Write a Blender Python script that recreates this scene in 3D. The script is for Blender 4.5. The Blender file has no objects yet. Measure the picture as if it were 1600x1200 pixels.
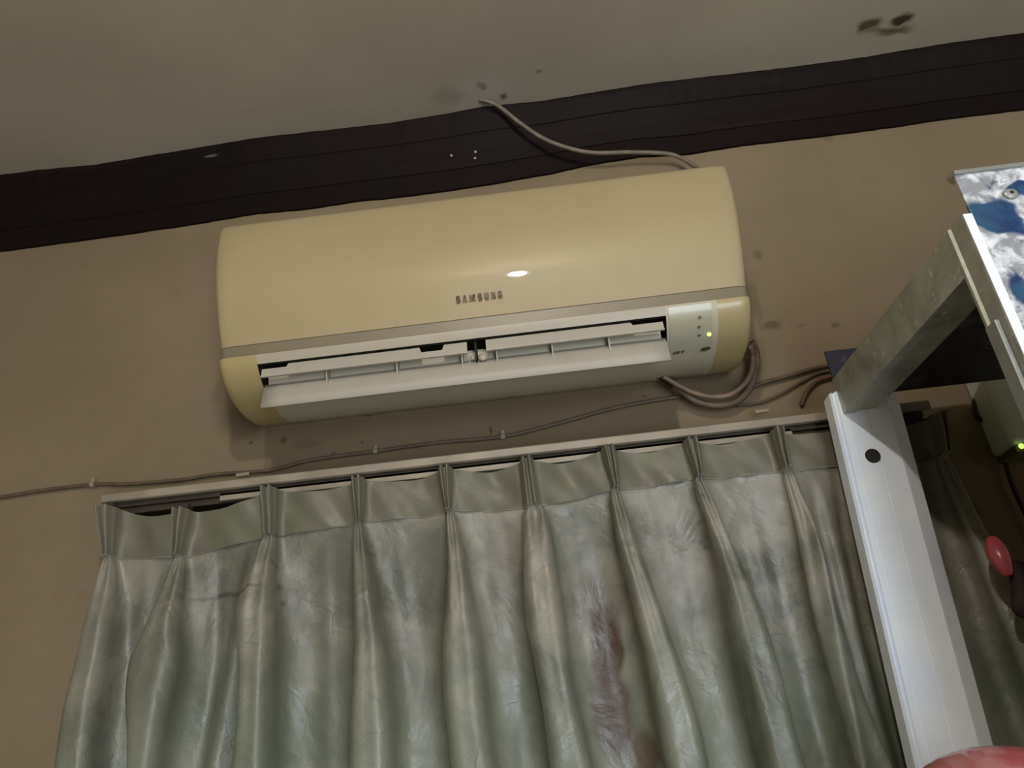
import bpy, bmesh, math, random
from math import sin, cos, pi, radians
from mathutils import Vector, Matrix
random.seed(7)
S = bpy.context.scene
COL = S.collection

# ------------------------------------------------------------------ camera
F_PX, PITCH, ROLL, YAW = 1202.0, radians(26), radians(5.8), radians(2)
CAM = Vector((0.0, -1.2, 1.55))
FW = Vector((-sin(YAW)*cos(PITCH), cos(YAW)*cos(PITCH), sin(PITCH)))
R0 = Vector((cos(YAW), sin(YAW), 0)); U0 = R0.cross(FW)
RT = R0*cos(ROLL) - U0*sin(ROLL); UP = U0*cos(ROLL) + R0*sin(ROLL)
cd = bpy.data.cameras.new('camera'); cam = bpy.data.objects.new('camera', cd); COL.objects.link(cam)
cd.sensor_width = 36; cd.lens = 36*F_PX/1600; cd.clip_start = 0.02
m = Matrix((RT, UP, -FW)).transposed().to_4x4(); m.translation = CAM
cam.matrix_world = m
S.camera = cam

def at(px, py, y=None, z=None, x=None):
    """point of the photograph on a real plane of the room (metres)"""
    d = FW + RT*((px-800)/F_PX) - UP*((py-600)/F_PX)
    if y is not None: t = (y-CAM.y)/d.y
    elif z is not None: t = (z-CAM.z)/d.z
    else: t = (x-CAM.x)/d.x
    return CAM + d*t

# ------------------------------------------------------------------ world, exposure
w = bpy.data.worlds.new('world'); S.world = w; w.use_nodes = True
w.node_tree.nodes['Background'].inputs[0].default_value = (0.02, 0.024, 0.03, 1)
w.node_tree.nodes['Background'].inputs[1].default_value = 1.0
S.view_settings.view_transform = 'Standard'; S.view_settings.look = 'None'
S.view_settings.gamma = 1; S.view_settings.use_curve_mapping = False
S.view_settings.exposure = -0.33
LAMP = Vector((-0.02, -1.65, 2.615)); LAMP_E = 900.0; LAMP_R = .028
FILL_POWER = 78.0
S.cycles.max_bounces = 8
# added cool fill light, set in an assumed unseen doorway behind the camera
ld = bpy.data.lights.new('cool_fill_light', 'AREA'); ld.shape = 'RECTANGLE'; ld.size = 0.85; ld.size_y = 1.9
ld.energy = FILL_POWER; ld.color = (0.82, 0.92, 1.0)
lo = bpy.data.objects.new('cool_fill_light', ld); COL.objects.link(lo)
lo.location = (0.75, -3.06, 1.0); lo.rotation_euler = (radians(90), 0, 0)

# ------------------------------------------------------------------ node helpers
def srgb(r, g, b, k=0.60):
    f = lambda c: (c/255/12.92) if c/255 <= 0.04045 else ((c/255+0.055)/1.055)**2.4
    return (f(r)*k, f(g)*k, f(b)*k, 1)

class N:
    def __init__(s, name):
        s.m = bpy.data.materials.new(name); s.m.use_nodes = True
        s.t = s.m.node_tree; s.b = s.t.nodes['Principled BSDF']
        s.pos = s.t.nodes.new('ShaderNodeNewGeometry').outputs['Position']
    def new(s, ty, **k):
        n = s.t.nodes.new(ty)
        for a, v in k.items(): setattr(n, a, v)
        return n
    def link(s, a, b): s.t.links.new(a, b)
    def put(s, sock, v):
        if isinstance(v, bpy.types.NodeSocket): s.link(v, sock)
        else: sock.default_value = v
    def math(s, op, a, b=0.0, c=0.0, clamp=False):
        n = s.new('ShaderNodeMath', operation=op); n.use_clamp = clamp
        s.put(n.inputs[0], a); s.put(n.inputs[1], b); s.put(n.inputs[2], c); return n.outputs[0]
    def vmath(s, op, a, b):
        n = s.new('ShaderNodeVectorMath', operation=op); s.put(n.inputs[0], a); s.put(n.inputs[1], b); return n
    def noise(s, scale, detail=3, rough=0.5, vec=None, dist=0.0):
        n = s.new('ShaderNodeTexNoise'); n.inputs['Scale'].default_value = scale
        n.inputs['Detail'].default_value = detail; n.inputs['Roughness'].default_value = rough
        n.inputs['Distortion'].default_value = dist
        s.link(vec or s.pos, n.inputs['Vector']); return n
    def ramp(s, v, stops):
        n = s.new('ShaderNodeValToRGB'); e = n.color_ramp.elements
        while len(e) < len(stops): e.new(0.5)
        for i, (p, c) in enumerate(stops):
            e[i].position = p; e[i].color = c if len(c) == 4 else (*c, 1)
        s.link(v, n.inputs[0]); return n.outputs[0]
    def rng(s, v, a, b, c=0.0, d=1.0, smooth=True):
        n = s.new('ShaderNodeMapRange'); n.interpolation_type = 'SMOOTHSTEP' if smooth else 'LINEAR'
        s.put(n.inputs[0], v)
        for i, q in enumerate((a, b, c, d)): n.inputs[i+1].default_value = q
        return n.outputs[0]
    def mix(s, f, a, b, mode='MIX'):
        n = s.new('ShaderNodeMix', data_type='RGBA', blend_type=mode)
        s.put(n.inputs[0], f); s.put(n.inputs[6], a); s.put(n.inputs[7], b); return n.outputs[2]
    def bump(s, h, strength=0.2, dist=0.01, normal=None):
        n = s.new('ShaderNodeBump'); n.inputs['Strength'].default_value = strength; n.inputs['Distance'].default_value = dist
        s.link(h, n.inputs['Height'])
        if normal: s.link(normal, n.inputs['Normal'])
        s.link(n.outputs[0], s.b.inputs['Normal']); return n.outputs[0]
    def warp(s, scale, amt):
        nz = s.noise(scale, 3)
        a = s.vmath('SUBTRACT', nz.outputs['Color'], (0.5, 0.5, 0.5)).outputs[0]
        n = s.new('ShaderNodeVectorMath', operation='MULTIPLY_ADD')
        s.link(a, n.inputs[0]); n.inputs[1].default_value = (amt,)*3; s.link(s.pos, n.inputs[2]); return n.outputs[0]
    def blob(s, vec, c, r, soft=0.5):
        """1 inside an ellipsoid stain with centre c and radii r, falling off to 0"""
        a = s.vmath('SUBTRACT', vec, tuple(c)).outputs[0]
        b = s.vmath('DIVIDE', a, tuple(r)).outputs[0]
        l = s.vmath('LENGTH', b, (0, 0, 0)).outputs['Value']
        return s.rng(l, 1.0, 1.0-soft)
    def base(s, c): s.put(s.b.inputs['Base Color'], c); return s
    def rough(s, v): s.put(s.b.inputs['Roughness'], v); return s
    def metal(s, v): s.b.inputs['Metallic'].default_value = v; return s
    def spec(s, v): s.b.inputs['Specular IOR Level'].default_value = v; return s

def plain(name, col, rough=0.5, metal=0.0, spec=0.5, var=0.08, scale=30, bump=0.0):
    n = N(name); nz = n.noise(scale, 4)
    c2 = tuple(c*(1-var*2.2) for c in col[:3])+(1,)
    n.base(n.mix(n.rng(nz.outputs[0], 0.3, 0.7), col, c2)).rough(rough).metal(metal).spec(spec)
    if bump: n.bump(nz.outputs[0], bump, 0.004)
    return n.m

# ------------------------------------------------------------------ mesh helpers
def obj(name, bm, mat, parent=None, smooth=False, bevel=0.0, seg=2):
    me = bpy.data.meshes.new(name)
    bmesh.ops.recalc_face_normals(bm, faces=bm.faces[:])
    bm.to_mesh(me); bm.free()
    if mat: me.materials.append(mat)
    o = bpy.data.objects.new(name, me); COL.objects.link(o)
    if parent:
        o.parent = parent; o.matrix_parent_inverse = Matrix.Translation(parent_world(parent)).inverted()
    if smooth:
        for p in me.polygons: p.use_smooth = True
    if bevel:
        b = o.modifiers.new('bevel', 'BEVEL'); b.width = bevel; b.segments = seg; b.limit_method = 'ANGLE'
    return o
def parent_world(p):
    v = Vector((0, 0, 0))
    return v if p.parent else Vector(p.location)   # children are placed with world coordinates and carry no offset
def empty(name, loc):
    o = bpy.data.objects.new(name, None); o.location = loc; o.empty_display_size = 0.05; COL.objects.link(o); return o
def tag(o, label, cat=None, group=None, kind=None):
    if label: o['label'] = label
    if cat: o['category'] = cat
    if group: o['group'] = group
    if kind: o['kind'] = kind
    return o
def box(bm, a, b):
    x0, y0, z0 = a; x1, y1, z1 = b
    v = [bm.verts.new(p) for p in ((x0,y0,z0),(x1,y0,z0),(x1,y1,z0),(x0,y1,z0),(x0,y0,z1),(x1,y0,z1),(x1,y1,z1),(x0,y1,z1))]
    for f in ((0,3,2,1),(4,5,6,7),(0,1,5,4),(1,2,6,5),(2,3,7,6),(3,0,4,7)): bm.faces.new([v[i] for i in f])
    return v
def boxm(a, b): bm = bmesh.new(); box(bm, a, b); return bm
def prism(bm, pts, off):
    """closed polygon pts (3D) extruded by vector off"""
    off = Vector(off); a = [bm.verts.new(p) for p in pts]; b = [bm.verts.new(Vector(p)+off) for p in pts]
    n = len(pts); bm.faces.new(a); bm.faces.new(b[::-1])
    for i in range(n): bm.faces.new((a[i], b[i], b[(i+1)%n], a[(i+1)%n]))
def grid(bm, rows, close=False):
    vs = [[bm.verts.new(p) for p in r] for r in rows]
    for i in range(len(vs)-1):
        for j in range(len(vs[0])-1):
            bm.faces.new((vs[i][j], vs[i][j+1], vs[i+1][j+1], vs[i+1][j]))
    return vs
def smoothpath(pts, n=8):
    pts = [Vector(p) for p in pts]; P = [pts[0]*2-pts[1]]+pts+[pts[-1]*2-pts[-2]]; out = []
    for i in range(1, len(P)-2):
        for k in range(n):
            t = k/n; a, b, c, d = P[i-1], P[i], P[i+1], P[i+2]
            out.append(0.5*((2*b)+(c-a)*t+(2*a-5*b+4*c-d)*t*t+(3*b-a-3*c+d)*t**3))
    out.append(pts[-1]); return out
def tube(bm, path, r, seg=8):
    rings = []; up = Vector((0, -1, 0.01))
    for i, p in enumerate(path):
        t = (path[min(i+1, len(path)-1)]-path[max(i-1, 0)]).normalized()
        a = t.cross(up)
        if a.length < 1e-4: a = t.cross(Vector((1, 0, 0)))
        a.normalize(); b = t.cross(a).normalized()
        rr = r(i/(len(path)-1)) if callable(r) else r
        rings.append([bm.verts.new(p+a*rr*cos(2*pi*k/seg)+b*rr*sin(2*pi*k/seg)) for k in range(seg)])
    for i in range(len(rings)-1):
        for k in range(seg):
            bm.faces.new((rings[i][k], rings[i][(k+1)%seg], rings[i+1][(k+1)%seg], rings[i+1][k]))
    bm.faces.new(rings[0][::-1]); bm.faces.new(rings[-1])
def lerp(a, b, t): return a+(b-a)*t
def interp(tab, x):
    if x <= tab[0][0]: return tab[0][1]
    for (x0, y0), (x1, y1) in zip(tab, tab[1:]):
        if x <= x1: return lerp(y0, y1, (x-x0)/(x1-x0))
    return tab[-1][1]
def ellipsoid(bm, c, r, seg=20, ring=12):
    res = bmesh.ops.create_uvsphere(bm, u_segments=seg, v_segments=ring, radius=1)
    for v in res['verts']: v.co = Vector((c[0]+v.co.x*r[0], c[1]+v.co.y*r[1], c[2]+v.co.z*r[2]))

# ------------------------------------------------------------------ materials of the room
ZC = 2.735
def wall_mat():
    n = N('old_tan_wall_paint'); big = n.noise(1.6, 5, 0.6); fine = n.noise(240, 4, 0.7); mid = n.noise(11, 5, 0.65)
    c = n.mix(n.rng(big.outputs[0], 0.3, 0.7), srgb(160, 142, 115), srgb(143, 126, 101))
    c = n.mix(n.math('MULTIPLY', n.rng(mid.outputs[0], 0.56, 0.8), 0.45), c, srgb(134, 112, 88))
    c = n.mix(n.math('MULTIPLY', n.rng(fine.outputs[0], 0.45, 0.75), 0.10), c, srgb(120, 104, 84))
    wp = n.warp(26, 0.03); wp2 = n.warp(60, 0.012)
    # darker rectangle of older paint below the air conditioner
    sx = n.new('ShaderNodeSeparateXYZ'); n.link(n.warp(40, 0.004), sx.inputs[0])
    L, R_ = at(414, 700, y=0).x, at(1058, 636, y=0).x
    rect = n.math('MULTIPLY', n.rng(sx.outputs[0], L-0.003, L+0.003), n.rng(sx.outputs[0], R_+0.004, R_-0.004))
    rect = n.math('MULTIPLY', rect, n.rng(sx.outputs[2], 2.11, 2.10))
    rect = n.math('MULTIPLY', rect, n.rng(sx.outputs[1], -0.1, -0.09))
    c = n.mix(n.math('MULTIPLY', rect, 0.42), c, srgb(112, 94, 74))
    # grime and marks, the first two the painted shadow of the unit's left end: (px, py, rx, rz, colour strength)
    marks = [(385, 655, .060, .045, .75), (350, 610, .022, .06, .45), (1205, 508, .020, .010, .7), (1184, 398, .010, .012, .55),
             (1306, 508, .008, .007, .6), (1252, 508, .008, .006, .35), (577, 646, .010, .008, .9), (443, 688, .007, .007, .9),
             (392, 690, .006, .004, .9), (520, 708, .005, .003, .9), (566, 690, .003, .003, .8), (652, 698, .004, .003, .8),
             (767, 672, .003, .008, .9), (1008, 619, .003, .003, .8), (757, 287, .010, .005, .8), (532, 318, .012, .006, .6),
             (1175, 560, .030, .050, .55), (1110, 600, .070, .028, .75), (1270, 625, .045, .02, .25), (1294, 216, .012, .012, .4),
             (1117, 232, .008, .004, .8), (1178, 470, .012, .05, .4), (480, 694, .03, .01, .3), (1520, 800, .016, .018, .75),
             (1543, 640, .020, .03, .5), (1530, 700, .03, .03, .3), (1487, 283, .010, .012, .8)]
    for px, py, rx, rz, s in marks:
        p = at(px, py, y=0)
        b = n.blob(wp if max(rx, rz) > .015 else wp2, p, (rx*1.25, 1.0, rz*1.25), 0.7)
        c = n.mix(n.math('MULTIPLY', b, s*.8), c, srgb(80, 62, 44))
    n.base(c).rough(0.75).spec(0.25)
    h = n.math('ADD', n.math('MULTIPLY', mid.outputs[0], 0.8), n.math('MULTIPLY', fine.outputs[0], 0.25))
    n.bump(h, 0.25, 0.003)
    return n.m
def ceil_mat():
    n = N('old_grey_ceiling_paint'); big = n.noise(1.3, 5, 0.6); fine = n.noise(200, 4, 0.7); mid = n.noise(9, 5, 0.65)
    c = n.mix(n.rng(big.outputs[0], 0.3, 0.7), srgb(208, 197, 177), srgb(190, 179, 161))
    c = n.mix(n.math('MULTIPLY', n.rng(fine.outputs[0], 0.4, 0.8), 0.2), c, srgb(150, 141, 125))
    wp = n.warp(30, 0.03)
    for px, py, rx, ry, s, col in [(1358, 38, .022, .012, .85, srgb(70, 54, 32)), (1410, 30, .020, .010, .95, srgb(62, 46, 26)),
                                   (1398, 50, .035, .008, .7, srgb(84, 66, 42)), (1385, 46, .045, .006, .6, srgb(84, 66, 42)),
                                   (752, 148, .075, .045, .55, srgb(206, 196, 186)), (800, 130, .10, .05, .2, srgb(186, 178, 176)),
                                   (786, 152, .008, .008, .8, srgb(80, 66, 60)), (754, 134, .010, .007, .5, srgb(90, 76, 66)),
                                   (843, 110, .006, .006, .5, srgb(80, 70, 58)), (700, 150, .03, .02, .3, srgb(100, 90, 88))]:
        p = at(px, py, z=ZC)
        c = n.mix(n.math('MULTIPLY', n.blob(wp, p, (rx*1.4, ry*1.6, 1.0), 0.7), s), c, col)
    n.base(c).rough(0.85).spec(0.2); n.bump(mid.outputs[0], 0.2, 0.004)
    return n.m
def brown_mat():
    n = N('dark_brown_gloss_paint')
    sx = n.new('ShaderNodeMapping'); sx.inputs['Scale'].default_value = (3, 60, 60); n.link(n.pos, sx.inputs[0])
    st = n.noise(1.0, 4, 0.6, vec=sx.outputs[0]); big = n.noise(5, 3)
    c = n.mix(n.rng(st.outputs[0], 0.5, 0.8), srgb(26, 14, 13), srgb(36, 25, 22))
    c = n.mix(n.math('MULTIPLY', n.rng(big.outputs[0], 0.45, 0.65), 0.6), c, srgb(24, 19, 18))
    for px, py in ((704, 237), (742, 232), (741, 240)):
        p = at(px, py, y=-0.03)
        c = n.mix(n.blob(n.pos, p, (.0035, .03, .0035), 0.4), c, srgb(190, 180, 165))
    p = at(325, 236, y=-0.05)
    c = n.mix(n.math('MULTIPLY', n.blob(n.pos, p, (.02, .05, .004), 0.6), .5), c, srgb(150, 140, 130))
    n.base(c).rough(0.6).spec(0.12); n.bump(st.outputs[0], 0.15, 0.002)
    return n.m
M_WALL, M_CEIL, M_BROWN = wall_mat(), ceil_mat(), brown_mat()
M_PLAINWALL = plain('plain_tan_paint', srgb(205, 194, 172, 1), 0.8, var=0.04, scale=3)
M_FLOOR = plain('worn_floor_tile', srgb(200, 192, 178, 1), 0.4, var=0.08, scale=6)
M_DARKWOOD = plain('dark_window_wood', srgb(60, 40, 30), 0.55, var=0.2, scale=20)
M_RAIL = plain('off_white_rail_paint', srgb(186, 172, 152), 0.45, var=0.12, scale=14)
M_RAILDARK = plain('dark_rail_channel', srgb(74, 60, 46), 0.7, var=0.2, scale=30)  # dark brown for channel, track back, brackets and hooks
M_CABLEW = plain('dusty_white_cable', srgb(150, 135, 120), 0.6, var=0.15, scale=60)
M_CABLEB = plain('dusty_brown_cable', srgb(118, 98, 80), 0.6, var=0.15, scale=60)
M_PIPE = plain('pale_drain_tube', srgb(150, 124, 102), 0.5, var=0.15, scale=40)
M_TAPE = plain('dark_wrapped_tape', srgb(52, 38, 28), 0.7, var=0.2, scale=60)
M_CLIP = plain('white_cable_clip', srgb(176, 162, 140), 0.5)
M_BLACK = plain('black_rubber', srgb(30, 24, 20), 0.6)

# ------------------------------------------------------------------ the room
X0, X1, Y0 = -2.1, 1.75, -3.1
wx0, wx1, wz0, wz1 = -0.68, 0.60, 0.95, 1.976      # window opening behind the curtain
bm = bmesh.new()
for a, b in (((X0, 0, 0), (wx0, .12, 2.75)), ((wx1, 0, 0), (X1, .12, 2.75)), ((wx0, 0, wz1), (wx1, .12, 2.75)), ((wx0, 0, 0), (wx1, .12, wz0))):
    box(bm, a, b)
tag(obj('wall_back', bm, M_WALL), 'tan painted wall with grime marks and a painted shadow behind the air conditioner', kind='structure')
tag(obj('wall_left', boxm((X0-.1, Y0, 0), (X0, .12, 2.75)), M_PLAINWALL), 'tan side wall to the left', kind='structure')
tag(obj('wall_right', boxm((X1, Y0, 0), (X1+.1, .12, 2.75)), M_PLAINWALL), 'tan side wall to the right', kind='structure')
bm = bmesh.new()
for a, b in (((X0, Y0-.1, 0), (0.3, Y0, 2.75)), ((1.2, Y0-.1, 0), (X1, Y0, 2.75)), ((.3, Y0-.1, 2.05), (1.2, Y0, 2.75))): box(bm, a, b)
tag(obj('wall_front', bm, M_PLAINWALL), 'tan wall behind the camera with an open doorway', kind='structure')
tag(obj('floor', boxm((X0-.1, Y0-.1, -.1), (X1+.1, .12, 0)), M_FLOOR), 'pale tiled floor', kind='structure')
tag(obj('ceiling', boxm((X0-.1, Y0-.1, ZC), (X1+.1, .12, ZC+.1)), M_CEIL), 'greyish painted ceiling with brown stains', kind='structure')

# dark painted cornice, edges brushed unevenly
LOW = [(-300, 428), (0, 388), (170, 365), (300, 346), (340, 339), (400, 329), (480, 322), (560, 309), (600, 306), (680, 296), (762, 284), (862, 266),
       (925, 252), (1000, 240), (1040, 238), (1075, 236), (1162, 222), (1300, 206), (1400, 193), (1475, 181), (1600, 166), (1900, 128)]
UPP = [(-300, 315), (0, 275), (60, 267), (150, 259), (225, 246), (300, 234), (400, 217), (500, 206), (600, 195), (700, 179), (750, 169), (850, 159),
       (1000, 134), (1100, 122), (1200, 111), (1350, 91), (1475, 70), (1600, 53), (1900, 12)]
bm = bmesh.new(); rows = [[] for _ in range(11)]
prof = [(0, 0), (.0, .010), (.22, .012), (.24, .018), (.45, .020), (.47, .026), (.72, .030), (.74, .036), (.97, .042), (1, .045), (1, 0)]
lowtab = []; upptab = []
for px, py in LOW: p = at(px, py, y=-.012); lowtab.append((p.x, p.z))
for px, py in UPP: p = at(px, py, z=ZC-.003); upptab.append((p.x, -p.y))
nx = 260
for i in range(nx+1):
    x = lerp(X0+.001, X1-.001, i/nx)
    zl = interp(lowtab, x) + random.uniform(-.0006, .0006); yu = interp(upptab, x) + random.uniform(-.0006, .0006)
    yu = max(.03, yu)
    cv = lambda t, e=0: (-.006-(yu-.010)*t**1.6-e, lerp(zl, ZC-.003, t))
    pts = [(0.0, zl), (-.006, zl), cv(.28), cv(.285, .002), cv(.50, .002), cv(.505), cv(.72), cv(.73, .002), cv(.97, .002), (-yu, ZC-.003), (-yu, ZC+.001)]
    for r, (yy, zz) in zip(rows, pts): r.append((x, yy, zz))
grid(bm, rows)
tag(obj('trim_1', bm, M_BROWN), 'dark brown painted cornice with ragged paint edges', kind='structure')

# window behind the curtain: hidden but for the dark gap above the heading
bm = bmesh.new(); fw = .045
box(bm, (wx0, .03, wz0), (wx0+fw, .09, wz1)); box(bm, (wx1-fw, .03, wz0), (wx1, .09, wz1))
box(bm, (wx0+fw, .03, wz0), (wx1-fw, .09, wz0+fw)); box(bm, (wx0+fw, .03, wz1-fw), (wx1-fw, .09, wz1)); box(bm, (-.05, .03, wz0+fw), (-.005, .09, wz1-fw))
wf = tag(obj('window_1', bm, M_DARKWOOD), 'dark wooden window frame behind the curtain', kind='structure')
gm = N('dark_window_glass'); gm.base((.02, .022, .025, 1)).rough(.08)
for a, b in ((wx0+fw, -.05), (-.005, wx1-fw)):
    obj('pane', boxm((a, .058, wz0+fw), (b, .063, wz1-fw)), gm.m, wf)

# ------------------------------------------------------------------ curtain rail
Rl, Rr = at(159, 772, y=-.08).x, at(1452, 628, y=-.08).x
zr = 1.9900
rail = tag(empty('curtain_rail', ((Rl+Rr)/2, 0, zr)), 'long off-white double curtain rail fixed to wall under the air conditioner', 'curtain rail')
pf = [(-.001, zr+.004), (-.022, zr+.006), (-.022, zr-.001), (-.075, zr-.001), (-.081, zr-.004), (-.081, zr-.016), (-.074, zr-.0175), (-.074, zr-.012), (-.001, zr-.010)]
bm = bmesh.new(); prism(bm, [(Rl, y, z) for y, z in pf], (Rr-Rl, 0, 0)); obj('rail_board', bm, M_RAIL, rail, bevel=.0012)
bm = bmesh.new(); box(bm, (Rl+.004, -.070, zr-.024), (Rr-.01, -.012, zr-.0121)); obj('rail_channel', bm, M_RAILDARK, rail)
bm = bmesh.new(); box(bm, (at(345, 775, y=-.066).x, -.0700, zr-.032), (at(1235, 670, y=-.066).x, -.064, zr-.0195)); obj('inner_track', bm, M_RAIL, rail, bevel=.001)
bm = bmesh.new(); box(bm, (Rl+.01, -.0635, zr-.034), (Rr-.01, -.058, zr-.0245)); obj('track_back', bm, M_RAILDARK, rail)
for px in (172, 1443):
    x = at(px, 780 if px < 800 else 630, y=-.05).x; bm = bmesh.new()
    box(bm, (x-.012, -.060, zr-.034), (x+.012, -.002, zr-.0245)); obj('bracket', bm, M_RAILDARK, rail)
for px, py in ((380, 742), (1190, 643)):
    p = at(px, py, y=-.0225); bm = bmesh.new(); box(bm, (p.x-.011, -.026, p.z-.003), (p.x+.011, -.0222, p.z+.0025))
    tag(obj('label_sticker', bm, M_CLIP, rail), 'small white sticker on rail edge')

# ------------------------------------------------------------------ curtain
def curtain_mat(head):
    n = N('sage_satin_heading' if head else 'sage_satin_jacquard')
    big = n.noise(6.5, 5, 0.6, dist=.4); mid = n.noise(14, 5, 0.6, dist=1.2); weave = n.noise(420, 2)
    c = n.mix(n.rng(big.outputs[0], 0.38, 0.62), srgb(160, 154, 141) if not head else srgb(126, 121, 105), srgb(116, 115, 102) if not head else srgb(124, 122, 102))
    c = n.mix(n.math('MULTIPLY', n.rng(mid.outputs[0], 0.45, 0.75), .5), c, srgb(112, 110, 96))
    # greener towards the bottom
    sx = n.new('ShaderNodeSeparateXYZ'); n.link(n.warp(6, .25), sx.inputs[0])
    c = n.mix(n.math('MULTIPLY', n.rng(sx.outputs[2], 1.78, 1.56), .5), c, srgb(132, 145, 125))
    # woven vein pattern
    v = n.new('ShaderNodeTexVoronoi', feature='DISTANCE_TO_EDGE'); v.inputs['Scale'].default_value = 17
    n.link(n.warp(9, .12), v.inputs['Vector'])
    line = n.math('MULTIPLY', n.rng(v.outputs['Distance'], 0.03, 0.0), n.rng(n.noise(6).outputs[0], .45, .6))
    c = n.mix(n.math('MULTIPLY', line, .35), c, srgb(100, 102, 92))
    wp = n.warp(18, .03)
    def st(px, py, rx, rz, s, col, y=-.09):
        nonlocal c
        c = n.mix(n.math('MULTIPLY', n.blob(wp, at(px, py, y=y), (rx, 1.0, rz), .45), s), c, col)
    br = srgb(92, 66, 46)
    st(950, 1010, .026, .085, .97, srgb(80, 56, 40)); st(958, 1110, .038, .070, .95, srgb(80, 56, 40)); st(930, 930, .05, .05, .45, srgb(104, 88, 72)); st(1010, 1190, .022, .05, .8, br)
    st(1165, 900, .035, .022, .65, srgb(84, 84, 70)); st(1205, 880, .014, .03, .5, srgb(84, 84, 70)); st(360, 924, .075, .005, .75, srgb(84, 76, 62))
    st(790, 850, .03, .05, .45, srgb(112, 98, 84)); st(1180, 1100, .02, .10, .6, srgb(84, 84, 68)); st(1105, 850, .006, .006, .5, srgb(90, 90, 80))
    for px, py in ((1102, 768), (1104, 800), (1107, 828), (420, 872), (421, 905), (422, 935), (262, 930), (566, 845), (568, 862)):
        st(px, py, .0035, .005, .6, srgb(84, 84, 74), -.13)
    n.base(c)
    n.rough(n.rng(mid.outputs[0], .3, .7, .38, .56)); n.spec(.7 if not head else .4)
    n.b.inputs['Sheen Weight'].default_value = .05; n.b.inputs['Sheen Roughness'].default_value = .4
    soft = n.noise(9, 4, .5, dist=.7)
    h = n.math('ADD', n.math('MULTIPLY', soft.outputs[0], 1.0), n.math('MULTIPLY', weave.outputs[0], .03))
    h = n.math('SUBTRACT', h, n.math('MULTIPLY', line, .02))
    n.bump(h, .5 if not head else .2, .02)
    return n.m
M_CUR, M_HEAD = curtain_mat(False), curtain_mat(True)
YB = -.086
PLEATS = [  # top px, seam px, bottom px, fold half width (m) at seam / mid / bottom, heading half width, depth factor
    ((172, 797), (174, 872), (140, 1200), .010, .022, .022, .016, 1.0),
    ((289, 800), (281, 870), (240, 1200), .008, .032, .020, .012, 1.0),
    ((424, 767), (425, 838), (404, 1200), .013, .023, .024, .013, 1.15),
    ((562, 752), (565, 816), (592, 1200), .007, .020, .026, .011, 1.0),
    ((697, 735), (702, 800), (748, 1200), .007, .022, .030, .011, 1.1),
    ((823, 722), (832, 792), (890, 1200), .020, .024, .025, .011, 1.0),
    ((950, 704), (962, 765), (1068, 1200), .008, .020, .025, .011, 1.1),
    ((1078, 692), (1091, 748), (1222, 1200), .008, .020, .026, .012, 1.1),
    ((1212, 676), (1226, 736), (1360, 1200), .010, .016, .020, .010, .4),
    ((1345, 662), (1360, 722), (1520, 1200), .010, .016, .020, .010, .3),
    ((1462, 652), (1474, 712), (1668, 1200), .010, .018, .022, .010, .5)]
SOFT = [(400, 845, 330, 1200, .018, .026), (505, 830, 505, 1200, .012, .004), (620, 830, 660, 1200, .014, .003), (770, 820, 800, 1200, .016, .004),
        (900, 790, 960, 1200, .014, .003), (1030, 780, 1140, 1200, .018, .004), (1165, 770, 1275, 1200, .016, .006),
        (1255, 750, 1335, 1200, .010, .014), (1285, 760, 1400, 1200, .012, .012), (1310, 760, 1425, 1200, .012, -.012), (230, 880, 180, 1200, .018, .010), (1420, 740, 1590, 1200, .02, .012), (340, 870, 300, 1200, .012, -.008)]
Ptop = [at(*p[0], y=YB) for p in PLEATS]; Psea = [at(*p[1], y=YB) for p in PLEATS]; Pbot = [at(*p[2], y=YB) for p in PLEATS]
Spt = [(at(a, b, y=YB), at(c_, d, y=YB), w_, h_) for a, b, c_, d, w_, h_ in SOFT]
NB, NP = 18, 22
def section(i_pos, b, d, lobes, over):
    pts = []
    for k in range(NB+1):
        th = pi*k/NB
        rip = 1 + lobes*cos(6*th)*sin(th)
        pts.append((i_pos.x - b*cos(th)*(1+over*sin(th)), i_pos.y - d*sin(th)**.55*rip, i_pos.z))
    return pts
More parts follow.
